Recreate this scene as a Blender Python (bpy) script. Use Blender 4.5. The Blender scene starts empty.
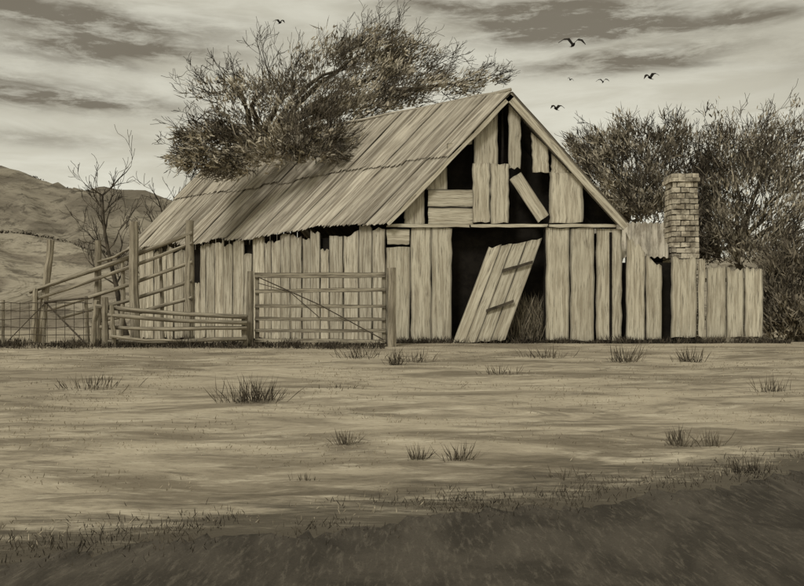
import bpy, math, random
from mathutils import Vector, noise, Matrix
R = random.Random(7)
V3 = Vector
sc = bpy.context.scene
F = 900.0; CZ = 1.6; HY = 325.0

def P(px, py, d):            # survey helper: bearing/elevation + distance -> metres
    return V3(((px-402)*d/F, d, CZ+(HY-py)*d/F))

def lin(c):
    out = []
    g = (c[0]+c[1]+c[2])/3
    for v, k in zip(c, (1.0, 1.0, .99)):
        v = (v*.7+g*.3)*k/255.0
        out.append(v/12.92 if v <= .04045 else ((v+.055)/1.055)**2.4)
    return (out[0], out[1], out[2], 1)

def road_edge(x): return 7.55+.44*x
def sstep(t):
    t = max(0, min(1, t)); return t*t*(3-2*t)
def gz(x, y):
    t = (y-7.5)/18.5
    b = 1.05*max(0, min(1, t))
    if 0 < t < .12: b *= sstep(t/.12)*.5+.5*t/.12
    s = y-road_edge(x)
    k = sstep((s-.3)/2.5) if s > 0 else sstep((-s-7.5)/2)
    n = noise.noise(V3((x*.35, y*.5, 0)))*.07+noise.noise(V3((x*1.3, y*1.7, 3)))*.03
    return b+n*k*(1 if y < 24 else .4)

# ---------------------------------------------------------------- node helpers
class NT:
    def __init__(s, tree): s.t = tree; s.t.nodes.clear()
    def n(s, typ, **kw):
        nd = s.t.nodes.new(typ)
        for k, v in kw.items(): setattr(nd, k, v)
        return nd
    def l(s, a, b): s.t.links.new(a, b)
    def math(s, op, a, b=None, c=None, clamp=False):
        nd = s.t.nodes.new('ShaderNodeMath'); nd.operation = op; nd.use_clamp = clamp
        for i, v in enumerate((a, b, c)):
            if v is None: continue
            if isinstance(v, (int, float)): nd.inputs[i].default_value = v
            else: s.l(v, nd.inputs[i])
        return nd.outputs[0]
    def mix(s, fac, a, b, blend='MIX'):
        nd = s.t.nodes.new('ShaderNodeMix'); nd.data_type = 'RGBA'; nd.blend_type = blend
        for idx, v in ((0, fac), (6, a), (7, b)):
            if isinstance(v, (int, float, tuple)): nd.inputs[idx].default_value = v
            else: s.l(v, nd.inputs[idx])
        return nd.outputs[2]
    def rng(s, v, a, b, c, d, smooth=True):
        nd = s.t.nodes.new('ShaderNodeMapRange')
        nd.interpolation_type = 'SMOOTHSTEP' if smooth else 'LINEAR'
        s.l(v, nd.inputs[0])
        for i, q in enumerate((a, b, c, d)): nd.inputs[i+1].default_value = q
        return nd.outputs[0]
    def noise(s, vec, scale, detail=4, rough=.6, dist=0, mscale=None, rot=(0, 0, 0)):
        if mscale:
            m = s.n('ShaderNodeMapping'); m.inputs['Scale'].default_value = mscale
            m.inputs['Rotation'].default_value = rot
            s.l(vec, m.inputs[0]); vec = m.outputs[0]
        nd = s.n('ShaderNodeTexNoise'); s.l(vec, nd.inputs['Vector'])
        nd.inputs['Scale'].default_value = scale; nd.inputs['Detail'].default_value = detail
        nd.inputs['Roughness'].default_value = rough; nd.inputs['Distortion'].default_value = dist
        return nd.outputs[0]
    def finish(s, col, rough=.95, bump=None, bstr=.4, bdist=.02):
        b = s.n('ShaderNodeBsdfPrincipled'); b.inputs['Roughness'].default_value = rough
        b.inputs['Specular IOR Level'].default_value = .08
        if isinstance(col, tuple): b.inputs['Base Color'].default_value = col
        else: s.l(col, b.inputs['Base Color'])
        if bump is not None:
            bp = s.n('ShaderNodeBump'); bp.inputs['Strength'].default_value = bstr
            bp.inputs['Distance'].default_value = bdist
            s.l(bump, bp.inputs['Height']); s.l(bp.outputs[0], b.inputs['Normal'])
        o = s.n('ShaderNodeOutputMaterial'); s.l(b.outputs[0], o.inputs[0])

def new_mat(name):
    m = bpy.data.materials.new(name); m.use_nodes = True
    return m, NT(m.node_tree)

def grain_mat(name, light, mid, dark, gs=(13, .7), edge=.75, island=.3, strokes=.6, blot=.5, streak=0.):
    m, t = new_mat(name)
    g = t.n('ShaderNodeUVMap', uv_map='grain').outputs[0]
    e = t.n('ShaderNodeUVMap', uv_map='edge').outputs[0]
    n1 = t.noise(g, 1, 5, .65, .3, (gs[0], gs[1], 1))
    n2 = t.noise(g, 1, 4, .7, .2, (gs[0]*3.5, gs[1]*2.2, 1))
    n3 = t.noise(g, 1, 3, .6, 0, (1.6, .8, 1))
    c = t.mix(t.rng(n1, .36, .6, 0, 1), lin(mid), lin(light))
    c = t.mix(t.math('MULTIPLY', t.rng(n2, .52, .68, 0, 1), strokes), c, lin(dark))
    c = t.mix(t.math('MULTIPLY', t.rng(n3, .5, .72, 0, 1), blot), c, lin(mid))
    if streak:  # long random streaks, some darker and some lighter
        n4 = t.noise(g, 1, 5, .7, .6, (2.6, .33, 1))
        n5 = t.noise(g, 1, 5, .75, .3, (12, .5, 1))
        c = t.mix(t.math('MULTIPLY', t.rng(n4, .52, .66, 0, 1), streak), c, lin([(a+b)/2 for a, b in zip(mid, dark)]))
        c = t.mix(t.math('MULTIPLY', t.rng(n5, .56, .66, 0, 1), streak), c, lin(dark))
        c = t.mix(t.math('MULTIPLY', t.rng(n5, .34, .42, 1, 0), streak*.7), c, lin([min(255, q*1.1) for q in light]))
    s = t.n('ShaderNodeSeparateXYZ'); t.l(e, s.inputs[0])
    ed = t.math('ABSOLUTE', t.math('SUBTRACT', s.outputs[0], .5))
    ed = t.math('ADD', ed, t.math('MULTIPLY', t.math('SUBTRACT', n1, .5), .25))
    c = t.mix(t.math('MULTIPLY', t.rng(ed, .4, .5, 0, 1), edge), c, lin(dark))
    ev = t.math('ABSOLUTE', t.math('SUBTRACT', s.outputs[1], .5))
    ev = t.math('ADD', ev, t.math('MULTIPLY', t.math('SUBTRACT', n2, .5), .3))
    c = t.mix(t.math('MULTIPLY', t.rng(ev, .44, .56, 0, 1), edge*.7), c, lin(dark))
    geo = t.n('ShaderNodeNewGeometry')
    r = t.rng(geo.outputs['Random Per Island'], 0, 1, 1-island, 1.05, False)
    h = t.n('ShaderNodeHueSaturation'); t.l(c, h.inputs['Color']); t.l(r, h.inputs['Value'])
    t.finish(h.outputs[0], .95, n2, .5, .01)
    return m

M_board = grain_mat('weathered_board', (212, 200, 170), (172, 158, 130), (68, 60, 48), gs=(11, .7), island=.2, edge=.65, strokes=.75)
M_side = grain_mat('weathered_side_board', (208, 196, 168), (160, 146, 120), (64, 56, 45), gs=(11, .7), island=.26, strokes=.85, edge=.55)
M_roof = grain_mat('rusted_corrugated_iron', (192, 180, 156), (138, 125, 104), (76, 67, 54), gs=(5, .35), edge=.4, island=.22, strokes=.6, blot=.6, streak=.65)
M_post = grain_mat('split_post_wood', (178, 164, 136), (128, 115, 93), (48, 41, 32), gs=(16, 1), edge=.85, island=.3, strokes=.7)
M_rail = grain_mat('rail_wood', (172, 159, 132), (116, 104, 84), (44, 38, 30), gs=(16, 1), edge=.95, island=.3)
M_branch = grain_mat('bark', (126, 114, 93), (88, 78, 63), (46, 40, 32), gs=(12, 2), edge=0, island=.3)

def flat_mat(name, c1, c2, scale=6, rough=.95, island=0, ms=(1, 1, 1)):
    m, t = new_mat(name)
    o = t.n('ShaderNodeTexCoord').outputs['Object']
    n = t.noise(o, scale, 4, .65, 0, ms)
    c = t.mix(t.rng(n, .38, .62, 0, 1), lin(c1), lin(c2))
    if island:
        geo = t.n('ShaderNodeNewGeometry')
        r = t.rng(geo.outputs['Random Per Island'], 0, 1, 1-island, 1+island*.6, False)
        h = t.n('ShaderNodeHueSaturation'); t.l(c, h.inputs['Color']); t.l(r, h.inputs['Value']); c = h.outputs[0]
    t.finish(c, rough, n, .3, .02)
    return m
M_dark = flat_mat('interior_shade_dark', (28, 24, 19), (38, 33, 26), 3)  # near-black colour standing in for the shade indoors
M_leaf = flat_mat('dry_foliage', (110, 98, 78), (158, 144, 118), .55, island=.35)
M_leafd = flat_mat('scrub_foliage', (116, 104, 84), (200, 186, 158), .5, island=.4)
M_leafr = flat_mat('dense_scrub_foliage', (98, 87, 69), (180, 166, 138), .45, island=.4)
M_twig = flat_mat('twig_bark', (50, 44, 35), (92, 81, 65), 1.2, island=.35)
M_grassk = flat_mat('rank_grass', (54, 47, 37), (92, 81, 64), 2, island=.4)
M_grassd = flat_mat('dark_grass', (72, 63, 49), (116, 103, 82), 2, island=.4)
M_grassl = flat_mat('straw_grass', (134, 120, 96), (170, 154, 125), .6, island=.25)
M_brick = flat_mat('pale_brick', (134, 121, 99), (202, 188, 160), 4, island=.3)
M_mortar = flat_mat('mortar', (68, 60, 48), (92, 82, 66), 8)
M_wire = flat_mat('rusty_wire', (74, 65, 53), (96, 85, 69), 8)
M_bird = flat_mat('bird_plumage', (34, 30, 26), (48, 42, 35), 8)

# ---------------------------------------------------------------- mesh builder
class MB:
    def __init__(s): s.v = []; s.f = []; s.g = []; s.e = []
    def add(s, v, g=(0, 0), e=(.5, .5)):
        s.v.append(tuple(v)); s.g.append(g); s.e.append(e); return len(s.v)-1
    def obj(s, name, mat, parent=None, smooth=False):
        me = bpy.data.meshes.new(name); me.from_pydata(s.v, [], s.f)
        a = me.uv_layers.new(name='grain'); b = me.uv_layers.new(name='edge')
        li = [0]*len(me.loops); me.loops.foreach_get('vertex_index', li)
        fa = []; fb = []
        for i in li: fa += s.g[i]; fb += s.e[i]
        a.data.foreach_set('uv', fa); b.data.foreach_set('uv', fb)
        me.materials.append(mat)
        if smooth: me.polygons.foreach_set('use_smooth', [True]*len(me.polygons))
        me.update()
        o = bpy.data.objects.new(name, me); sc.collection.objects.link(o)
        if parent: o.parent = parent
        return o
    def plank(s, bl, br, tr, tl, th, rt=0., rb=0., wob=.008, cols=3, rows=6):
        ox, oy = R.uniform(0, 50), R.uniform(0, 50)
        w = ((br-bl).length+(tr-tl).length)/2; L = ((tl-bl).length+(tr-br).length)/2
        W = (br-bl+tr-tl).normalized(); U = (tl-bl+tr-br).normalized()
        grid = []
        top = [R.uniform(-rt, 0) for _ in range(cols+1)]; bot = [R.uniform(0, rb) for _ in range(cols+1)]
        for j in range(rows+1):
            row = []
            ja, jb = R.uniform(-wob, wob), R.uniform(-wob, wob)
            for i in range(cols+1):
                u = i/cols; v = j/rows
                p = bl.lerp(br, u).lerp(tl.lerp(tr, u), v)
                p = p+W*(ja*(1-u)+jb*u)
                if j == rows: p = p+U*top[i]
                if j == 0: p = p+U*bot[i]
                row.append((p, (u*w+ox, v*L+oy), (u, v)))
            grid.append(row)
        fr = [[s.add(*c) for c in r] for r in grid]
        bk = [[s.add(c[0]+th, c[1], c[2]) for c in r] for r in grid]
        for j in range(rows):
            for i in range(cols):
                s.f.append((fr[j][i], fr[j][i+1], fr[j+1][i+1], fr[j+1][i]))
                s.f.append((bk[j][i], bk[j+1][i], bk[j+1][i+1], bk[j][i+1]))
            s.f.append((fr[j][0], fr[j+1][0], bk[j+1][0], bk[j][0]))
            s.f.append((fr[j][cols], bk[j][cols], bk[j+1][cols], fr[j+1][cols]))
        for i in range(cols):
            s.f.append((fr[rows][i], fr[rows][i+1], bk[rows][i+1], bk[rows][i]))
            s.f.append((fr[0][i], bk[0][i], bk[0][i+1], fr[0][i+1]))
    def tube(s, pts, rad, sides=6, cap=True, edge=True):
        n = len(pts); oy = R.uniform(0, 50); rings = []; dist = 0
        for k in range(n):
            d = (pts[min(k+1, n-1)]-pts[max(k-1, 0)])
            d = d.normalized() if d.length > 1e-6 else V3((0, 0, 1))
            a = d.cross(V3((0, 1, 0)) if abs(d.y) < .9 else V3((1, 0, 0))).normalized(); b = d.cross(a)
            if k: dist += (pts[k]-pts[k-1]).length
            ring = []
            for i in range(sides):
                an = 2*math.pi*i/sides
                q = pts[k]+(a*math.cos(an)+b*math.sin(an))*rad[k]
                ring.append(s.add(q, (an*rad[k]+oy, dist+oy), (.5+.47*math.cos(an) if edge else .5, .5)))
            rings.append(ring)
        for k in range(n-1):
            for i in range(sides):
                j = (i+1) % sides
                s.f.append((rings[k][i], rings[k][j], rings[k+1][j], rings[k+1][i]))
        if cap:
            s.f.append(tuple(rings[-1])); s.f.append(tuple(reversed(rings[0])))
    def pole(s, a, b, r0, r1, wob=.015, seg=6, sides=7):
        pts = []; rad = []
        for k in range(seg+1):
            t = k/seg
            p = a.lerp(b, t)+V3((R.uniform(-wob, wob), R.uniform(-wob, wob), R.uniform(-wob, wob)))
            pts.append(p); rad.append((r0+(r1-r0)*t)*R.uniform(.9, 1.1))
        s.tube(pts, rad, sides)
    def blade(s, p, d, L, w):
        r = V3((R.gauss(0, 1), R.gauss(0, 1), R.gauss(0, 1)))
        sd = d.cross(r)
        if sd.length < 1e-5: return
        sd.normalize(); sd *= w/2
        m = p+d*L*.5
        bend = r*(L*.05)
        a = s.add(p-sd*.6); b = s.add(p+sd*.6); c = s.add(m+sd+bend); e = s.add(m-sd+bend); t = s.add(p+d*L)
        s.f.append((a, b, c, e)); s.f.append((e, c, t))

def empty(name, loc=(0, 0, 0)):
    o = bpy.data.objects.new(name, None); sc.collection.objects.link(o); o.location = loc
    return o

# ---------------------------------------------------------------- ground
def grid_mesh(name, xs, ys, zf, mat):
    v = [(x, y, zf(x, y)) for y in ys for x in xs]; nx = len(xs); f = []
    for j in range(len(ys)-1):
        for i in range(nx-1):
            a = j*nx+i; f.append((a, a+1, a+1+nx, a+nx))
    me = bpy.data.meshes.new(name); me.from_pydata(v, [], f); me.materials.append(mat)
    me.polygons.foreach_set('use_smooth', [True]*len(f)); me.update()
    o = bpy.data.objects.new(name, me); sc.collection.objects.link(o); return o

m, t = new_mat('dry_pasture')
o = t.n('ShaderNodeTexCoord').outputs['Object']
sp = t.n('ShaderNodeSeparateXYZ'); t.l(o, sp.inputs[0])
nA = t.noise(o, 1, 5, .6, .9, (.3, .8, 1), (0, 0, .12))
nB = t.noise(o, 1, 6, .7, .5, (1.0, 3.2, 1), (0, 0, .1))
nC = t.noise(o, 1, 5, .75, 0, (9, 22, 5))
nD = t.noise(o, 1, 3, .6, 0, (.12, .16, 1))
nE = t.noise(o, 1, 5, .7, .8, (.55, 1.4, 1), (0, 0, -.2))
nF = t.noise(o, 1, 5, .72, .6, (2.2, 9, 3), (0, 0, .2))
c = t.mix(t.rng(nA, .35, .62, 0, 1), lin((120, 107, 85)), lin((170, 155, 127)))
c = t.mix(t.math('MULTIPLY', t.rng(nB, .5, .68, 0, 1), .6), c, lin((196, 182, 153)))
c = t.mix(t.math('MULTIPLY', t.rng(nB, .3, .45, 1, 0), .5), c, lin((98, 86, 68)))
c = t.mix(t.math('MULTIPLY', t.rng(nE, .52, .66, 0, 1), .65), c, lin((98, 86, 68)))
c = t.mix(t.math('MULTIPLY', t.rng(nF, .55, .68, 0, 1), .55), c, lin((88, 77, 61)))
c = t.mix(t.math('MULTIPLY', t.rng(nC, .52, .7, 0, 1), .55), c, lin((100, 88, 70)))
c = t.mix(t.math('MULTIPLY', t.rng(nD, .5, .65, 0, 1), .25), c, lin((112, 99, 79)))
s0 = t.math('SUBTRACT', sp.outputs[1], t.math('ADD', t.math('MULTIPLY', sp.outputs[0], .44), 7.55))
s_ = t.math('ADD', s0, t.math('MULTIPLY', t.math('SUBTRACT', nB, .5), 4.0))
s_ = t.math('ADD', s_, t.math('MULTIPLY', t.math('SUBTRACT', nF, .5), 2.6))
c = t.mix(t.rng(s_, .0, 1.8, .9, 0), c, lin((74, 66, 53)))
t.finish(c, .98, nC, .5, .03)
M_ground = m
def steps(segs):
    out = []
    for a, b, st in segs:
        x = a
        while x < b-1e-6: out.append(x); x += st
    out.append(segs[-1][1]); return out
xs = steps([(-900, -100, 100), (-100, -30, 7), (-30, 30, .5), (30, 100, 7), (100, 900, 100)])
ys = steps([(-300, -60, 60), (-60, -4, 4), (-4, 40, .3), (40, 100, 5), (100, 1500, 100)])
grid_mesh('ground', xs, ys, gz, M_ground)

m, t = new_mat('old_asphalt')
o = t.n('ShaderNodeTexCoord').outputs['Object']
nA = t.noise(o, 1, 5, .65, .7, (1.4, .6, 1), (0, 0, .5))
nB = t.noise(o, 1, 5, .75, .4, (20, 3, 1), (0, 0, -.25))
nC = t.noise(o, 60, 3, .7)
c = t.mix(t.rng(nA, .35, .65, 0, 1), lin((56, 50, 41)), lin((80, 72, 60)))
c = t.mix(t.math('MULTIPLY', t.rng(nB, .48, .68, 0, 1), .5), c, lin((108, 98, 82)))
c = t.mix(t.math('MULTIPLY', t.rng(nC, .5, .7, 0, 1), .4), c, lin((44, 39, 32)))
t.finish(c, .95, nC, .5, .01)
M_road = m
v = []; f = []
xs2 = steps([(-80, -12, 2), (-12, 14, .07), (14, 80, 2)]); NR = 24
for x in xs2:
    e1 = road_edge(x)+.3*noise.noise(V3((x*.9, 0, 0)))+.25*noise.noise(V3((x*4, 5, 0)))+.25*noise.noise(V3((x*13, 5, 0)))
    e0 = road_edge(x)-7.6+.2*noise.noise(V3((x*.9, 9, 0)))
    for k in range(NR+1):
        y = e0+(e1-e0)*k/NR
        v.append((x, y, gz(x, y)+.012-(.03 if k in (0, NR) else 0)))
for i in range(len(xs2)-1):
    for k in range(NR):
        a = i*(NR+1)+k; f.append((a, a+NR+1, a+NR+2, a+1))
me = bpy.data.meshes.new('road'); me.from_pydata(v, [], f); me.materials.append(M_road)
sc.collection.objects.link(bpy.data.objects.new('road', me))

# ---------------------------------------------------------------- hills
def hill_mat(name, a, b, d, sc_):
    m, t = new_mat(name)
    o = t.n('ShaderNodeTexCoord').outputs['Object']
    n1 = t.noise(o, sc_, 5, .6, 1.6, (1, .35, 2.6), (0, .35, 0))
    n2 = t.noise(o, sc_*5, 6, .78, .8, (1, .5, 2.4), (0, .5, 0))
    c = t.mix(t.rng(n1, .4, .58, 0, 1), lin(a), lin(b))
    c = t.mix(t.math('MULTIPLY', t.rng(n2, .5, .62, 0, 1), .75), c, lin(d))  # stretched dark noise paints the shading of the hill folds into the colour
    t.finish(c, .98, n1, .9, 5)
    return m
def interp(pts, x):
    if x <= pts[0][0]: return pts[0][1]
    for (a, b), (c, d) in zip(pts, pts[1:]):
        if x <= c: return b+(d-b)*(x-a)/(c-a)
    return pts[-1][1]
def hill(name, pts, d, front, mat):
    v = []; f = []; N = 220; K = 26
    for i in range(N+1):
        px = -500+1900*i/N
        h = interp(pts, px)+noise.noise(V3((px*.03, d, 0)))*3.5+noise.noise(V3((px*.12, d, 0)))*1.6
        for k in range(K+1):
            q = k/K
            dd = d-front*(1-q/.75) if q < .75 else d+front*.6*(q-.75)/.25
            prof = math.sin(min(1, q/.75)*math.pi/2)**1.2 if q < .75 else 1-((q-.75)/.25)**1.5
            X = (px-402)*d/F
            top = CZ+(HY-h)*d/F
            rg = 1-abs(noise.noise(V3((X*.045+dd*.03, dd*.02, d))))*2.2
            z = .5+(top-.5)*prof+rg*d*.016*math.sin(min(1, q/.75)*math.pi)
            v.append((X, dd, z))
    for i in range(N):
        for k in range(K):
            a = i*(K+1)+k; f.append((a, a+K+1, a+K+2, a+1))
    me = bpy.data.meshes.new(name); me.from_pydata(v, [], f); me.materials.append(mat)
    me.polygons.foreach_set('use_smooth', [True]*len(f)); me.update()
    sc.collection.objects.link(bpy.data.objects.new(name, me))
H1 = [(-500, 200), (-200, 160), (0, 172), (30, 177), (60, 189), (95, 196), (130, 194), (160, 199), (230, 225), (330, 255), (600, 270), (900, 262), (1400, 240)]
H2 = [(-500, 220), (-150, 222), (0, 233), (40, 237), (90, 251), (150, 268), (240, 290), (400, 305), (900, 300), (1400, 290)]
hill('hills', H1, 420, 140, hill_mat('far_hill_shading', (108, 98, 81), (138, 127, 106), (76, 68, 55), .02))
hill('hills', H2, 170, 80, hill_mat('near_hill_grass_shading', (118, 106, 87), (152, 140, 117), (82, 72, 58), .05))
def scrub(name, pts, d, n, px0, px1, hs):
    mb = MB()
    for _ in range(n):
        px = R.uniform(px0, px1)
        h = interp(pts, px)+noise.noise(V3((px*.03, d, 0)))*3.5+noise.noise(V3((px*.12, d, 0)))*1.6
        b = P(px, h+R.uniform(-.3, 2.), d-1)
        for _ in range(5):
            mb.blade(b+V3((R.gauss(0, .8), 0, R.gauss(0, .3))), V3((R.gauss(0, .9), R.gauss(0, .3), 1)).normalized(), hs*R.uniform(.3, 1.0), hs*.4)
    mb.obj(name, M_twig)
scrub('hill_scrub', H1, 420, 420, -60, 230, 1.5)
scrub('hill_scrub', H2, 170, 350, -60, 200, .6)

# ---------------------------------------------------------------- BARN
barn = empty('wooden_barn')
Y0 = 27.0; VV = V3((-9.9, 8.4, 0)); VN = VV.normalized(); S = .03
def fp(px, py, off=0): return V3(((px-402)*S, Y0-off, CZ+(HY-py)*S))
def rakeL(x): return 95+(503-x)*1.059
def rakeR(x): return 95+(x-503)*1.113
def rake(x): return (rakeL(x) if x < 503 else rakeR(x))+3
TH = V3((0, .035, 0))
fb = MB()
def vb(x0, x1, y0, y1, yb, off=0., rt=.05, rb=.05, wob=.02, g=.25, lean=0):
    fb.plank(fp(x0+g+lean, yb, off), fp(x1-g+lean, yb, off), fp(x1-g, y1, off), fp(x0+g, y0, off), TH, rt, rb, wob, 4, 9)
def hb(x0, x1, y0, y1, off=0.):
    fb.plank(fp(x0, y0, off), fp(x0, y1, off), fp(x1, y1, off), fp(x1, y0, off), TH, .05, .05, .015, 3, 6)
hb(386, 410, 229, 244.5)
vb(386, 410, 246, 246, 343, g=.1)
vb(410.5, 431, 227, 227, 343.5, .01); vb(431, 452, 227, 227, 343, .02)
vb(546, 570, 227, 227, 341, .01, lean=-.6); vb(570, 594.5, 227.5, 227, 341.5, .02)
vb(596, 622, 228, 229, 340, .0)
for x0, x1, yb in ((404, 425, 225), (426, 447, 191)):
    vb(x0, x1, rake(x0), rake(x1), yb, .0, .0, .06)
vb(447, 473, rake(447), rake(473), 142, 0, 0, .1)
vb(473.5, 498, rake(473), rake(498), 186, .0, 0, .05)
vb(508, 521, rake(508), rake(521), 170, .01, 0, .15)
vb(531, 548, rake(531)+3, rake(548), 173, .0, 0, .05, lean=1.5); vb(551, 570, rake(551)+2, rake(570), 177, .01, 0, .05)
hb(427, 474, 190, 207, .03); hb(427, 474, 208, 225, .02)
vb(472, 490, 163, 163, 223.5, .06); vb(490, 509, 164, 163, 224, .06)
vb(549, 583, 172, 172.5, 223.5, .06)
fb.plank(fp(538, 223, .03), fp(549, 215, .03), fp(520, 171, .03), fp(509, 179, .03), TH, .05, .02, .01)
for a, b in ((386, 470), (470, 548), (548, 617)):
    hb(a, b, 224.3, 227.5, .07)
fb.obj('front_wall_boards', M_board, barn)
ext = MB()
def ev(x0, x1, y0, y1, yb, off=0.):
    ext.plank(fp(x0+.2, yb, off), fp(x1-.2, yb, off), fp(x1-.2, y1, off), fp(x0+.2, y0, off), TH, .2, .04, .018, 6, 8)
ev(626, 645, 232, 248, 341); ev(645.5, 662, 249, 263, 340, .01)
ev(671, 697, 253, 254, 338)
ext.obj('shed_wall_boards', M_board, barn)

side = MB()
A0 = V3(((385-402)*S, Y0, 0)); eave_z = CZ+(HY-221)*S
nrm = V3((VN.y, -VN.x, 0))*-1
if nrm.x > 0: nrm = -nrm
a = 0.0; cnt = 0
while a < .985:
    b = min(1, a+R.uniform(.024, .05)); cnt += 1
    g = R.uniform(.0003, .0013)
    off = R.choice((0, .015, .03))
    zt = eave_z-R.uniform(.03, .28)
    if .67 < a < .72: zt -= 1.5
    if cnt in (5, 13): zt -= .4
    pa = A0+VV*(a+g)+nrm*off; pb = A0+VV*(b-g)+nrm*off
    za = gz(pa.x, pa.y)-.05+R.uniform(0, .12); zc = R.uniform(-.12, .12)
    side.plank(V3((pb.x, pb.y, za)), V3((pa.x, pa.y, za)), V3((pa.x, pa.y, zt)), V3((pb.x, pb.y, zt+zc)), -nrm*.035, .16, .08, .02, 4, 9)
    a = b
side.obj('side_wall_boards', M_side, barn)

dk = MB()  # slabs close behind the openings, coloured as the barn's inner shade
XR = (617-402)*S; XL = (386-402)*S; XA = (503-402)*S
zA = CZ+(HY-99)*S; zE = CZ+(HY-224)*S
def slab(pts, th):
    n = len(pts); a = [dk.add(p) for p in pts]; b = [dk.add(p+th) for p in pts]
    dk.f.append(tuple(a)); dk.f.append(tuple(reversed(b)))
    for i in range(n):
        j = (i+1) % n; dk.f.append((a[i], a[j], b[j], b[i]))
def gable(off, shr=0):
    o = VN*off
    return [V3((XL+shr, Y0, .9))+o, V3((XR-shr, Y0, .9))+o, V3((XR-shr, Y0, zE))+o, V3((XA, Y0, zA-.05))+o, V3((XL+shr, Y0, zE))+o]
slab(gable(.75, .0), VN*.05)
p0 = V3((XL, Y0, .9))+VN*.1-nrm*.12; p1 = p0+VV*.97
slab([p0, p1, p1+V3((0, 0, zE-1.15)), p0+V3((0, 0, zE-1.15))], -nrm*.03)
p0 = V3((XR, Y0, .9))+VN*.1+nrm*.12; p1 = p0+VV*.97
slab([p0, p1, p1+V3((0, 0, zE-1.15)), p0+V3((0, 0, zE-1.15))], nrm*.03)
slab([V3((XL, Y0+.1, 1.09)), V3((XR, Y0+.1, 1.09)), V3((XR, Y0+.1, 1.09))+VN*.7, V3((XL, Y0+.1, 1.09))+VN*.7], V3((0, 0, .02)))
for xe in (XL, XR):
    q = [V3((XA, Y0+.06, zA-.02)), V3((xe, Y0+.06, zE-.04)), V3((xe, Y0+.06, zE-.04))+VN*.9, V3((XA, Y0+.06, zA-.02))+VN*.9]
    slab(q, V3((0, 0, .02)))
dk.obj('interior_shade_slabs', M_dark, barn)
hw = MB()
for i in range(26):
    a, b = i/26, (i+1)/26
    q = V3((XR, Y0, 0))
    pa = q+VV*(a+.001); pb = q+VV*(b-.001)
    if i > 0: hw.plank(V3((pa.x, pa.y, .95)), V3((pb.x, pb.y, .95)), V3((pb.x, pb.y, zE-.05)), V3((pa.x, pa.y, zE-.05)), nrm*.03, .02, .02, .004, 1, 2)
    xa = XL+(XR-XL)*a+.01; xb = XL+(XR-XL)*b-.01
    ha = zE+(zA-zE)*(1-abs(xa-XA)/(XA-XL if xa < XA else XR-XA)); hb_ = zE+(zA-zE)*(1-abs(xb-XA)/(XA-XL if xb < XA else XR-XA))
    o2 = VV*.985
    hw.plank(V3((xb, Y0, .9))+o2, V3((xa, Y0, .9))+o2, V3((xa, Y0, ha-.1))+o2, V3((xb, Y0, hb_-.1))+o2, V3((0, -.03, 0)), 0, 0, .004, 1, 2)
hw.obj('rear_wall_boards', M_side, barn)

rf = MB()
apex = V3(((503-402)*S, Y0, CZ+(HY-94)*S)); eL = V3(((379-402)*S, Y0, CZ+(HY-223)*S)); eR = V3(((620-402)*S, Y0, CZ+(HY-225)*S))
def roof_side(top, bot, nsheets, secs):
    dn = (bot-top); nr = VN.cross(dn.normalized())
    if nr.z < 0: nr = -nr
    Lv = VV*1.04; org = top-VN*.28
    for si, (r0, r1, lift) in enumerate(secs):
        for k in range(nsheets):
            a, b = k/nsheets-.003, (k+1)/nsheets+.003
            ox, oy = R.uniform(0, 50), R.uniform(0, 50)
            rag = R.uniform(-.015, .03); li = lift+R.uniform(0, .02)+(.008 if k % 2 else 0)
            cols = 24; rows = 5; idx = []
            sag = [R.uniform(-.015, .015) for _ in range(rows+1)]
            for j in range(rows+1):
                q = r0+(r1+rag-r0)*j/rows; row = []
                for i in range(cols+1):
                    s_ = a+(b-a)*i/cols
                    w = math.sin(i/cols*math.pi*2*4)*.013
                    jag = R.uniform(-.012, .012) if j == rows else 0
                    p = org+Lv*s_+dn*(q+jag)+nr*(li+w+sag[j]+.06*math.sin(s_*9))
                    row.append(rf.add(p, (s_*13.5+ox, q*5.2+oy), (i/cols, .5 if j < rows else .97)))
                idx.append(row)
            for j in range(rows):
                for i in range(cols):
                    rf.f.append((idx[j][i], idx[j][i+1], idx[j+1][i+1], idx[j+1][i]))
roof_side(apex, eL, 16, [(0, .5, .05), (.47, 1.0, .0)])
roof_side(apex, eR, 14, [(0, .5, .05), (.47, 1.0, .0)])
rf.obj('corrugated_roof', M_roof, barn, True)
rk = MB()
def barge(a, b, w, o3):
    d = (b-a).normalized(); dwn = V3((-d.z, 0, d.x))
    if dwn.z > 0: dwn = -dwn
    rk.plank(a+o3+dwn*w, a+o3, b+o3, b+o3+dwn*w, V3((0, .04, 0)), .03, .03, .015, 2, 10)
fo = -VN*.28
barge(apex+V3((0, 0, -.04)), eL+V3((0, 0, -.04)), .13, fo-V3((0, .05, 0)))
barge(apex+V3((0, 0, -.04)), eR+V3((0, 0, -.04)), .22, fo-V3((0, .05, 0)))
rk.obj('barge_boards', M_board, barn)
rc = MB()
pts = [apex+fo+VV*1.04*k/20+V3((0, 0, .07+R.uniform(-.02, .02))) for k in range(21)]
rc.tube(pts, [.055]*21, 8)
rc.obj('ridge_cap', M_roof, barn, True)
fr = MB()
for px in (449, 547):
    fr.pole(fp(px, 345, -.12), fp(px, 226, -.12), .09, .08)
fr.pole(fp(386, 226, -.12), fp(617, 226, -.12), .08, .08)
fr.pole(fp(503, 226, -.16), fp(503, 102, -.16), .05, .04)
fr.obj('frame_timbers', M_dark, barn)

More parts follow.
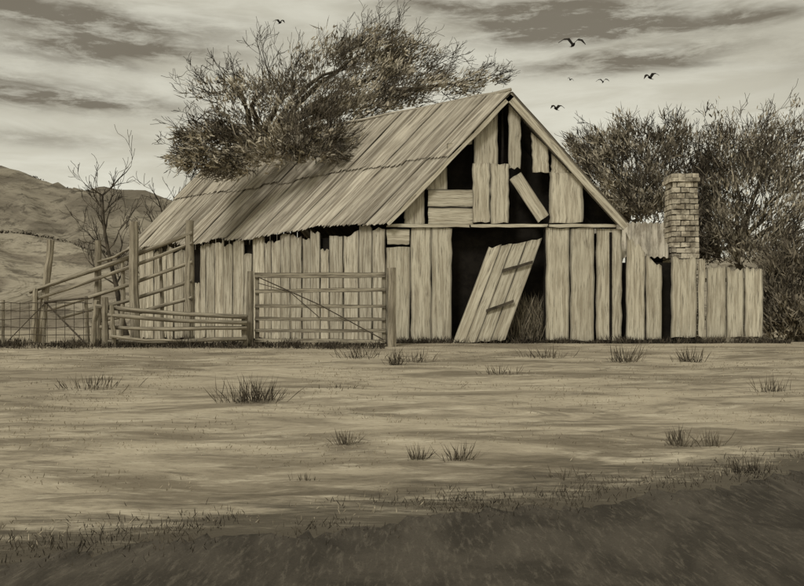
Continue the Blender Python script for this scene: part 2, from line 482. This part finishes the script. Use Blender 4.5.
dr = MB()
bl, br, tr, tl = P(452, 344, 26.6), P(505, 341, 26.62), P(543, 236, 26.94), P(489, 246, 26.94)
ks = (0, .24, .45, .72, 1)
for a, b in zip(ks, ks[1:]):
    a += .004; b -= .004
    dr.plank(bl.lerp(br, a), bl.lerp(br, b), tl.lerp(tr, b), tl.lerp(tr, a), V3((0, .035, 0)), .1, .06, .008, 3, 7)
dr.obj('broken_door', M_board, barn)
st = MB()
def strap(x0, y0, x1, y1, w, d, mb):
    a, b = P(x0, y0, d), P(x1, y1, d); u = V3((0, 0, w/2))
    mb.plank(a-u, a+u, b+u, b-u, V3((0, .03, 0)), .01, .01, .006, 2, 4)
strap(502, 271, 533, 262, .09, 26.76, st); strap(486, 311, 514, 301, .09, 26.64, st)
st.obj('door_battens', M_twig, barn)
hy = MB()
for _ in range(800):
    x = R.uniform(510, 545)
    p = V3(((x-402)*S, 27.12+R.uniform(0, .25), 1.08+R.random()*.9))
    hy.blade(p, V3((R.uniform(-.5, .5), R.uniform(-.3, .3), 1)).normalized(), R.uniform(.3, .8), .02)
hy.obj('straw_heap', M_leaf)

sr = MB()
for k in range(3):
    x0 = 614+k*18.5; x1 = x0+19
    cols = 20; idx = []
    li = .012*(k % 2)
    ox = R.uniform(0, 50)
    for j in range(5):
        q = j/4; row = []
        for i in range(cols+1):
            u = i/cols; px = x0+(x1-x0)*u
            top = V3(((px-402)*S*1.1, 29.9, CZ+(HY-223)*29.9/F)); bt = V3(((px-402)*S, 27.15, CZ+(HY-257)*S))
            p = top.lerp(bt, q)+V3((0, 0, li+math.sin(u*math.pi*6)*.03))
            row.append(sr.add(p, (px*S+ox, q*3), (u, .5 if j < 4 else .95)))
        idx.append(row)
    for j in range(4):
        for i in range(cols): sr.f.append((idx[j][i], idx[j][i+1], idx[j+1][i+1], idx[j+1][i]))
sr.obj('shed_roof', M_roof, barn, True)
dk = MB()  # near-black slabs paint the shade behind the shed boards
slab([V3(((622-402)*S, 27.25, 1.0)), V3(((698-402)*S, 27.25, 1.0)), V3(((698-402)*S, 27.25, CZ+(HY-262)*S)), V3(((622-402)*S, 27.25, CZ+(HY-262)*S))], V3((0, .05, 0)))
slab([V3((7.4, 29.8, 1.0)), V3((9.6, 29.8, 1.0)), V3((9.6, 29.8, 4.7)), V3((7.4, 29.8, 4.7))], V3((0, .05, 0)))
dk.obj('shed_shade_slabs', M_dark, barn)

pf = MB()
for x0, x1, o_ in ((698, 705, .0), (706.5, 726, 0), (726, 744, .012), (744.5, 763, 0)):
    a = (x0-698)*.006
    yt = 266+R.uniform(-1.5, 1.5); yt = 258 if x0 == 698 else yt
    p = lambda px, py: V3(((px-402)*(27+a)/F, 27+a-o_, CZ+(HY-py)*(27+a)/F))
    pf.plank(p(x0+.2, 338), p(x1-.2, 338), p(x1-.2, yt+R.uniform(-1, 1)), p(x0+.2, yt), TH, .16, .05, .018, 6, 8)
for py in (280, 318):
    pf.plank(P(697, py+2, 27.1), P(697, py-2, 27.1), P(762, py-2, 27.45), P(762, py+2, 27.45), V3((0, .04, 0)), 0, 0, .005)
pf.obj('paling_fence', M_board)

ch = empty('brick_chimney')
cb = MB()
def box(mb, c, hx, hy_, hz, j=0):
    ox = R.uniform(0, 30); vs = []
    for sx, sy, sz in ((-1, -1, -1), (1, -1, -1), (1, 1, -1), (-1, 1, -1), (-1, -1, 1), (1, -1, 1), (1, 1, 1), (-1, 1, 1)):
        vs.append(mb.add(c+V3((sx*hx+R.uniform(-j, j), sy*hy_+R.uniform(-j, j), sz*hz+R.uniform(-j, j))), (sx*hx+ox, sz*hz+ox)))
    for q in ((0, 1, 5, 4), (1, 2, 6, 5), (2, 3, 7, 6), (3, 0, 4, 7), (4, 5, 6, 7), (3, 2, 1, 0)):
        mb.f.append(tuple(vs[i] for i in q))
dC = 28.3; cx = (681-402)*dC/F; W = .40; zt = CZ+(HY-184)*dC/F; z0 = 1.0; chh = .17
nrow = int((zt-z0)/chh)
for r in range(nrow):
    z = zt-(r+.5)*chh
    wd = W+.0035*r
    nb = 3; bl_ = 2*wd/nb
    for sdy in (-1, 1):
        xs_ = [(-wd+bl_*(k+.5), bl_) for k in range(nb)] if r % 2 else [(-wd+bl_*.25, bl_*.5)]+[(-wd+bl_*(k+1), bl_) for k in range(nb-1)]+[(wd-bl_*.25, bl_*.5)]
        for xx, ln in xs_:
            box(cb, V3((cx+xx+R.uniform(-.012, .012), dC+sdy*(wd-.05)+R.uniform(-.02, .02), z+R.uniform(-.008, .008))), ln/2-.012, .06, chh/2-.013, .01)
    for sdx in (-1, 1):
        for k in range(2):
            box(cb, V3((cx+sdx*(wd-.05)+R.uniform(-.012, .012), dC+(-wd+.12+(2*wd-.24)*(k+.5)/2), z)), .06, (2*wd-.24)/4-.012, chh/2-.014, .01)
for k, (e_, z) in enumerate(((.06, zt+.07), (.03, zt+.2))):
    for i in range(4):
        ww = W+e_
        box(cb, V3((cx-ww+2*ww*(i+.5)/4, dC, z)), ww/4-.008, ww, .058, .008)
cb.obj('bricks', M_brick, ch)
cc = MB(); box(cc, V3((cx, dC, (z0+zt)/2)), W-.03, W-.03, (zt-z0)/2+.01)
cc.obj('mortar_core', M_mortar, ch)

# ---------------------------------------------------------------- fences
def base(px, d, sink=.1):
    x = (px-402)*d/F; return V3((x, d, gz(x, d)-sink))
def flat_rail(mb, a, b, h, th=.045):
    u = V3((0, 0, h/2)); mb.plank(a-u, a+u, b+u, b-u, V3((0, th, 0)), .03, .03, .012, 2, 8)

gate = empty('farm_gate')
g = MB(); dg = 25.2
g.pole(base(391.5, dg), P(391.5, 268, dg), .15, .13, .01)
g.pole(base(250, dg), P(250, 271, dg), .11, .09, .012)
g.obj('gate_posts', M_post, gate)
g = MB(); dq = dg-.12
for py, h in ((275.5, .15), (290.5, .11), (305.5, .1), (319, .1), (331, .1), (341, .1)):
    flat_rail(g, P(254, py+R.uniform(-1, 1), dq), P(386, py+R.uniform(-1.5, 1), dq), h)
for px in (257, 384):
    g.plank(P(px-2, 344, dq+.05), P(px+2, 344, dq+.05), P(px+2, 273, dq+.05), P(px-2, 273, dq+.05), V3((0, .04, 0)), 0, 0, .006)
g.obj('gate_rails', M_rail, gate)
g = MB()
g.tube([P(258, 277, dq-.06), P(320, 305, dq-.06), P(384, 340, dq-.06)], [.016]*3, 4)
g.tube([P(258, 283, dq-.06), P(290, 292, dq-.06), P(320, 318, dq-.06)], [.012]*3, 4)
g.obj('gate_brace', M_wire, gate)

yard = empty('stockyard_fence')
g = MB()
for px, pt, d, r, lean in ((133, 222, 25.6, .15, -2), (190, 221, 25.5, .15, 1), (98, 240, 26.6, .12, 1), (51, 240, 27.2, .13, 12), (36, 288, 27.0, .09, 3),
                           (105, 298, 24.7, .1, 0), (97, 300, 25.0, .08, 5), (245, 316, 24.9, .1, 0), (112, 305, 24.6, .07, -2), (123, 262, 26.2, .07, 2), (160, 248, 25.9, .06, -3)):
    g.pole(base(px-lean, d), P(px, pt, d), r, r*.82, .018, 7)
g.obj('posts', M_post, yard)
g = MB()
for (x0, y0, d0), (x1, y1, d1), r in (
    ((30, 292, 27.2), (192, 233, 25.4), .065), ((33, 300, 27.1), (192, 243, 25.4), .055),
    ((48, 310, 27.0), (192, 262, 25.4), .06), ((60, 318, 26.9), (192, 281, 25.4), .055), ((92, 322, 26.8), (192, 298, 25.4), .055),
    ((96, 306, 24.75), (247, 317, 24.75), .07), ((108, 315, 24.6), (247, 323, 24.7), .06), ((100, 327, 24.75), (247, 328, 24.75), .06),
    ((108, 341, 24.7), (247, 339, 24.7), .06), ((110, 336, 24.5), (180, 341, 24.5), .04),
    ((98, 262, 26.5), (132, 248, 25.7), .04)):
    a, b = P(x0, y0, d0), P(x1, y1, d1); m_ = a.lerp(b, .5)-V3((0, 0, .05))
    g.tube([a, a.lerp(m_, .5)+V3((0, 0, R.uniform(-.03, .03))), m_, m_.lerp(b, .5)+V3((0, 0, R.uniform(-.03, .03))), b], [r*R.uniform(.85, 1.1) for _ in range(5)], 7)
g.obj('rails', M_rail, yard, True)

wf = empty('wire_fence')
g = MB()
for px in (-75, 3, 44): g.pole(base(px, 25.0), P(px, 300, 25.0), .05, .045, .01)
g.pole(base(88, 25.1), P(86, 296, 25.1), .06, .05, .01)
g.obj('posts', M_post, wf)
g = MB()
for py in (303, 311, 319, 327, 335, 343):
    g.tube([P(x, py+R.uniform(-.8, .8), 25.0-.04) for x in range(-76, 98, 12)], [.011]*15, 4)
for x in range(-70, 90, 9): g.tube([P(x, 302, 24.98), P(x+R.uniform(-1, 1), 345, 24.98)], [.008]*2, 4)
g.tube([P(46, 303, 24.93), P(86, 344, 24.93)], [.025]*2, 5); g.tube([P(4, 345, 24.93), P(44, 304, 24.93)], [.014]*2, 5)
g.tube([P(44, 302, 24.9), P(88, 298, 24.95)], [.03]*2, 6)
g.obj('wires', M_wire, wf)

# ---------------------------------------------------------------- trees
def rv(s=1): return V3((R.gauss(0, s), R.gauss(0, s), R.gauss(0, s)))
def branch(mb, p, d, L, r, lvl, curl=V3((0, 0, 0)), kids=3, seg=5, sides=4, w=.22, rmin=.006):
    pts = [p]; rad = [r]; dirs = [d]
    for k in range(seg):
        d = (d+rv(w)+curl*.12).normalized(); p = p+d*(L/seg)
        pts.append(p); rad.append(max(rmin, r*(1-(k+1)/seg*.75))); dirs.append(d)
    mb.tube(pts, rad, sides, False, False)
    if lvl > 0:
        for _ in range(kids):
            k = R.randint(1, seg)
            nd = (dirs[k]+rv(.45)+curl*.2).normalized()
            branch(mb, pts[k], nd, L*R.uniform(.45, .7), rad[k]*.65, lvl-1, curl, kids, 4, 3, w, rmin)
    return pts[-1], d
def bez(a, m_, b, n=8):
    return [a.lerp(m_, k/n).lerp(m_.lerp(b, k/n), k/n) for k in range(n+1)]

def foliage_tree(name, trunk, fork, clumps, origin, leafmat, tr=.35, dens=1., spray=1., wind=V3((0, 0, 0)), lift=1.5, Lk=1.):
    par = empty(name)
    bm_ = MB(); tw = MB(); lf = MB()
    pts = [trunk.lerp(fork, k/6)+rv(.08) for k in range(7)]
    bm_.tube(pts, [tr*(1-.5*k/6) for k in range(7)], 8, False, False)
    for (px, py, rx, ry, d, den) in clumps:
        c = P(px, py, d); sx = rx*d/F; sz = ry*d/F; sy = min(sx, sz)*1.1
        mid = fork.lerp(c, .5)+V3((0, 0, lift))
        cp = bez(fork, mid, c); cp = [q+rv(.06) for q in cp]
        bm_.tube(cp, [tr*.4*(1-.8*k/8) for k in range(9)], 6, False, False)
        flow = (c-origin); flow.y *= .3; flow = flow.normalized()
        for _ in range(int(11*spray)):
            q = c+V3((R.uniform(-.8, .8)*sx, R.uniform(-.6, .6)*sy, R.uniform(-.8, .6)*sz))
            dd = (flow*.9+rv(.5)+wind).normalized()
            branch(tw, q, dd, Lk*R.uniform(.55, 1.05)*min(1.7, (sx+sz)*.55), .024, 2, flow*.5+wind+V3((0, 0, .12)), 4, 5, 3, .24, .008)
        subs = []
        for _ in range(int(22)):
            q = V3((R.gauss(0, .55)*sx, R.gauss(0, .5)*sy, R.gauss(0, .55)*sz)); subs.append((c+q, R.uniform(.2, 1.6)))
        for sc_, wgt in subs:
            v_ = sc_-origin; v_.y *= .3; dd0 = v_.normalized()
            for _ in range(int(75*den*dens*wgt)):
                p = sc_+V3((R.gauss(0, .18)*sx, R.gauss(0, .22)*sy, R.gauss(0, .18)*sz))
                dd = (dd0*.8+rv(.4)+wind*.7).normalized()
                u = R.random()
                if u < .62: lf.blade(p, dd, R.uniform(.1, .28), R.uniform(.035, .085))
                elif u < .84: lf.blade(p, dd, R.uniform(.3, .6), R.uniform(.025, .04))
                else: tw.blade(p, dd, R.uniform(.25, .7), R.uniform(.018, .028))
    bm_.obj('trunk_and_limbs', M_branch, par, True); tw.obj('twigs', M_twig, par); lf.obj('leaves', leafmat, par)
    return par

foliage_tree('windswept_tree', V3((-6.2, 37.6, .9)), V3((-6.0, 37.2, 8.6)), [
    (378, 50, 42, 18, 36, 1.4), (348, 68, 46, 24, 36, 1.0), (405, 72, 38, 18, 35.5, 1.1), (302, 88, 44, 24, 35, .7),
    (252, 102, 44, 24, 33, .65), (212, 136, 32, 28, 31, 1.1), (192, 156, 20, 16, 30, .8), (262, 140, 40, 28, 31, .7),
    (312, 128, 38, 26, 31.5, .8), (442, 86, 38, 13, 34.5, .4), (230, 86, 28, 14, 33.5, .25), (345, 106, 44, 20, 32, .9), (235, 163, 30, 13, 30.5, .7), (300, 152, 36, 14, 30, .55), (385, 98, 34, 13, 33.5, .7), (330, 142, 24, 12, 30.3, .45), (480, 80, 22, 10, 34.5, .1)],
    P(320, 185, 34), M_leafd, .4, .95, 1.15, V3((.35, 0, .03)), 1.5, 1.12)
foliage_tree('scrub_tree', V3((8.6, 36, .9)), V3((8.6, 36, 5)), [
    (622, 150, 32, 22, 35, .9), (600, 172, 26, 22, 34.5, 1.0), (640, 176, 32, 28, 34.5, 1.1), (605, 205, 26, 20, 34, 1.1), (652, 212, 26, 28, 34, 1.1), (592, 155, 18, 16, 35, .6), (668, 160, 22, 30, 35, .8), (665, 135, 20, 14, 35, .3), (640, 205, 30, 18, 33, 1)],
    P(640, 250, 35), M_leafr, .25, .9, 1.0, V3((-.1, 0, .1)), .3)
foliage_tree('scrub_tree', V3((13.6, 36, .9)), V3((13.4, 36, 4.5)), [
    (735, 150, 36, 24, 35, .8), (772, 142, 40, 28, 35.5, .8), (800, 170, 36, 44, 35, 1.0), (718, 185, 28, 34, 34, 1.0), (760, 195, 40, 38, 34, 1.1), (800, 235, 36, 36, 34, 1.2),
    (722, 240, 32, 30, 33.5, 1.2), (765, 250, 36, 28, 33, 1.3), (702, 165, 18, 26, 35, .7), (850, 185, 50, 60, 36, .8), (700, 215, 20, 30, 34.5, 1.1), (703, 252, 14, 18, 32, 1.3)],
    P(740, 290, 35), M_leafr, .28, 1.0, 1.1, V3((.15, 0, .12)), .3)
foliage_tree('bush', V3((12.9, 30, .9)), V3((12.9, 30, 1.4)), [
    (782, 270, 22, 26, 30.5, 1.3), (798, 305, 28, 26, 30, 1.5), (778, 318, 16, 18, 29.5, 1.4), (830, 290, 30, 34, 30.5, 1.3), (775, 295, 12, 24, 29.8, 1.2), (800, 330, 22, 10, 29.5, 1)],
    P(790, 360, 30), M_leaf, .1, .9, .8, V3((0, 0, .1)), .0)
for bx, d, hh, ln in ((127, 46, 5.2, V3((-.10, 0, 1))), (150, 44, 3.6, V3((.05, 0, 1)))):
    g = MB(); x = (bx-402)*d/F
    p = V3((x, d, .95)); dd = ln.normalized(); pts = [p]
    for k in range(8):
        dd = (dd+rv(.07)).normalized(); dd.y *= .5; p = p+dd*(hh+2.2)/8; pts.append(p)
    g.tube(pts, [.17*(1-.75*k/8) for k in range(9)], 6, False, False)
    for k in range(3, 9):
        for sd in (-1, 1):
            branch(g, pts[k], V3((sd*R.uniform(.5, 1.0), R.uniform(-.3, .3), R.uniform(.6, 1.2))).normalized(), R.uniform(1.3, 2.3), .06, 2, V3((0, 0, .9)), 4, 5, 3, .2, .012)
    g.obj('bare_tree', M_twig)

# ---------------------------------------------------------------- grass
def tuft(mb, x, y, n, h, spread, w=.012):
    for _ in range(n):
        a = R.gauss(0, spread); b = R.gauss(0, spread*.5)
        p = V3((x+a, y+b, gz(x+a, y+b)-.02))
        d = V3((a/spread*.3+R.gauss(0, .3), R.gauss(0, .2), 1)).normalized()
        L = h*R.uniform(.2, 1.0)**1.2
        mb.blade(p, d, L, w)
def ground_at(px, py):
    lo, hi = 4., 26.5
    for _ in range(40):
        m_ = (lo+hi)/2; x = (px-402)*m_/F
        yy = HY+(CZ-gz(x, m_))*F/m_
        if yy > py: lo = m_
        else: hi = m_
    return (px-402)*lo/F, lo
for px, py, n, h, spd in ((248, 402, 130, .55, .22), (264, 400, 70, .5, .12), (348, 444, 60, .25, .07), (418, 459, 60, .22, .06), (412, 362, 70, .45, .25), (360, 358, 70, .5, .25), (500, 374, 50, .3, .2),
        (545, 358, 70, .4, .25), (625, 362, 90, .55, .15), (692, 362, 80, .45, .15), (460, 460, 60, .3, .08), (565, 478, 40, .18, .1), (680, 446, 60, .32, .07), (712, 446, 60, .28, .08),
        (748, 470, 50, .22, .1), (770, 392, 60, .38, .14), (90, 388, 80, .35, .3), (333, 388, 40, .12, .2), (395, 365, 60, .55, .1), (305, 480, 24, .13, .08)):
    mb = MB(); x, y = ground_at(px, py); tuft(mb, x, y, n, h, spd, .004+.0006*y)
    mb.obj('grass_tuft', M_grassd)
mb = MB()
for _ in range(11000):
    px = R.uniform(-60, 790); d = 26.7 if px > 384 else R.choice((24.6, 25.1, 25.6))
    if 452 < px < 545 and R.random() < .5: continue
    d += R.gauss(0, .15)
    if noise.noise(V3((px*.05, 0, 0)))+R.uniform(-.5, .5) < -.25: continue
    x = (px-402)*d/F; p = V3((x, d, gz(x, d)-.02))
    mb.blade(p, V3((R.gauss(0, .45), R.gauss(0, .3), 1)).normalized(), R.uniform(.06, .28)*(1+.9*noise.noise(V3((px*.03, 4, 0)))), .022)
for _ in range(12000):
    x = R.uniform(-6, 9); y = road_edge(x)+R.gauss(.1, .35)
    if noise.noise(V3((x*1.2, y, 7)))+R.uniform(-.4, .4) < .0: continue
    mb.blade(V3((x, y, gz(x, y)-.01)), V3((R.gauss(0, .5), R.gauss(0, .3), 1)).normalized(), R.uniform(.02, .09), .007)
mb.obj('rank_grass', M_grassk)
mb = MB()
for _ in range(26000):
    y = 6+20.5*R.random()**.8; x = R.uniform(-.47, .47)*y*1.1
    if y < road_edge(x)+.1: continue
    if noise.noise(V3((x*.5, y*.9, 2)))+R.uniform(-.3, .3) < .1: continue
    mb.blade(V3((x, y, gz(x, y)-.01)), V3((R.gauss(.1, .5), R.gauss(0, .4), .8)).normalized(), R.uniform(.02, .07), .005+.0004*y)
mb.obj('dry_grass', M_grassl)

# ---------------------------------------------------------------- birds
def bird(px, py, d, span, bank, flap, yaw):
    mb = MB(); s = span/2
    body = [-.26, -.18, -.05, .1, .2, .27]; rr = [.012, .045, .075, .065, .045, .008]
    mb.tube([V3((y_*s*1.6, 0, 0)) for y_ in body], [q*s*1.6 for q in rr], 8)
    for sd in (-1, 1):
        secs = [(0, -.02, .16, .02), (.35, .0, .19, flap), (.65, -.04, .15, flap*.95), (1.0, -.2, .02, flap*.35)]
        prev = None
        for yy, sw, chd, up in secs:
            c_ = V3((sw*s*1.4, sd*yy*s, up*s))
            a = mb.add(c_+V3((chd*s*1.4, 0, 0))); b = mb.add(c_-V3((chd*s*1.4, 0, 0))); u = mb.add(c_+V3((0, 0, .05*s)))
            if prev: mb.f += [(prev[0], a, u, prev[2]), (prev[2], u, b, prev[1]), (prev[0], prev[1], b, a)]
            prev = (a, b, u)
    a = mb.add(V3((-.38*s, 0, 0))); b = mb.add(V3((-.62*s, .12*s, 0))); c_ = mb.add(V3((-.62*s, -.12*s, 0))); mb.f.append((a, b, c_))
    o = mb.obj('bird', M_bird); o.location = P(px, py, d); o.rotation_euler = (math.radians(bank), math.radians(-30), math.radians(yaw))
for a in ((573, 45, 34, 1.05, 12, .4, 60), (650, 78, 38, .75, -18, .42, 115), (603, 82, 42, .62, 5, .4, 65), (556, 109, 38, .72, -8, .4, 120), (280, 23, 40, .62, 14, .4, 60), (570, 80, 52, .45, 14, .4, 110)): bird(*a)

# ---------------------------------------------------------------- sky + light
w = bpy.data.worlds.new("World"); sc.world = w; w.use_nodes = True
t = NT(w.node_tree)
el, az = math.radians(48), math.radians(212)
sky = t.n('ShaderNodeTexSky', sky_type='NISHITA', sun_disc=False, sun_elevation=el, sun_rotation=az)
tc = t.n('ShaderNodeTexCoord').outputs['Generated']
s = t.n('ShaderNodeSeparateXYZ'); t.l(tc, s.inputs[0])
AZ = t.math('ARCTAN2', s.outputs[0], s.outputs[1]); EL = t.math('ARCSINE', s.outputs[2])
cmb = t.n('ShaderNodeCombineXYZ'); t.l(AZ, cmb.inputs[0]); t.l(EL, cmb.inputs[1])
n1 = t.noise(cmb.outputs[0], 1, 5, .6, .5, (5, 26, 1), (0, 0, .05))
n2 = t.noise(cmb.outputs[0], 1, 6, .7, .3, (16, 70, 1), (0, 0, -.06))
wx = t.math('MULTIPLY', t.math('SUBTRACT', n1, .5), .05)
acc = None
for px, py, rx, ry, k in ((70, 16, 150, 13, 1.1), (120, 50, 110, 14, 1.2), (50, 98, 120, 12, 1.2), (555, 18, 115, 18, 1.3), (650, 28, 90, 12, .7), (625, 62, 105, 9, 1.2), (760, 22, 60, 10, .8),
                          (430, 6, 60, 8, .7), (40, 140, 80, 8, .5), (-150, 60, 160, 20, .7), (960, 50, 130, 20, .7)):
    a0 = math.atan((px-402)/F); e0 = math.atan((HY-py)/F*math.cos(a0))
    dx = t.math('DIVIDE', t.math('SUBTRACT', AZ, a0), rx/F)
    dy = t.math('DIVIDE', t.math('ADD', t.math('SUBTRACT', EL, e0), wx), ry/F)
    q = t.math('EXPONENT', t.math('MULTIPLY', t.math('ADD', t.math('MULTIPLY', dx, dx), t.math('MULTIPLY', dy, dy)), -1.0))
    q = t.math('MULTIPLY', q, k)
    acc = q if acc is None else t.math('ADD', acc, q)
acc = t.math('MULTIPLY', acc, t.rng(n2, .3, .62, .4, 1.15), clamp=True)
base_c = t.mix(t.rng(n1, .35, .65, 0, 1), lin((186, 181, 161)), lin((206, 203, 185)))
base_c = t.mix(t.rng(EL, .0, .38, .0, .25), base_c, lin((178, 172, 153)))
col = t.mix(t.math('MULTIPLY', acc, .92), base_c, lin((108, 98, 81)))
bw = t.n('ShaderNodeRGBToBW'); t.l(sky.outputs[0], bw.inputs[0])
lum = t.math('MULTIPLY', bw.outputs[0], .1)
lum = t.math('ADD', t.math('MULTIPLY', t.math('MINIMUM', lum, 1.2), .3), 1.1)
cm = t.n('ShaderNodeVectorMath', operation='SCALE'); t.l(col, cm.inputs[0]); t.l(lum, cm.inputs['Scale'])
bg = t.n('ShaderNodeBackground'); t.l(cm.outputs[0], bg.inputs[0]); bg.inputs[1].default_value = 1.0
o = t.n('ShaderNodeOutputWorld'); t.l(bg.outputs[0], o.inputs[0])

L = bpy.data.lights.new('sun', 'SUN'); L.energy = 2.0; L.angle = math.radians(14); L.color = (1, .975, .93)
lo = bpy.data.objects.new('sun', L); sc.collection.objects.link(lo)
sd = V3((math.sin(az)*math.cos(el), math.cos(az)*math.cos(el), math.sin(el)))
lo.rotation_euler = sd.to_track_quat('Z', 'Y').to_euler(); lo.location = (0, 0, 40)

cam = bpy.data.cameras.new('camera'); cam.sensor_width = 36; cam.lens = F/804*36; cam.shift_y = 32/804; cam.clip_end = 3000
co = bpy.data.objects.new('camera', cam); sc.collection.objects.link(co)
co.location = (0, 0, CZ); co.rotation_euler = (math.pi/2, 0, 0); sc.camera = co
sc.view_settings.view_transform = 'Standard'; sc.view_settings.look = 'None'; sc.view_settings.exposure = 0
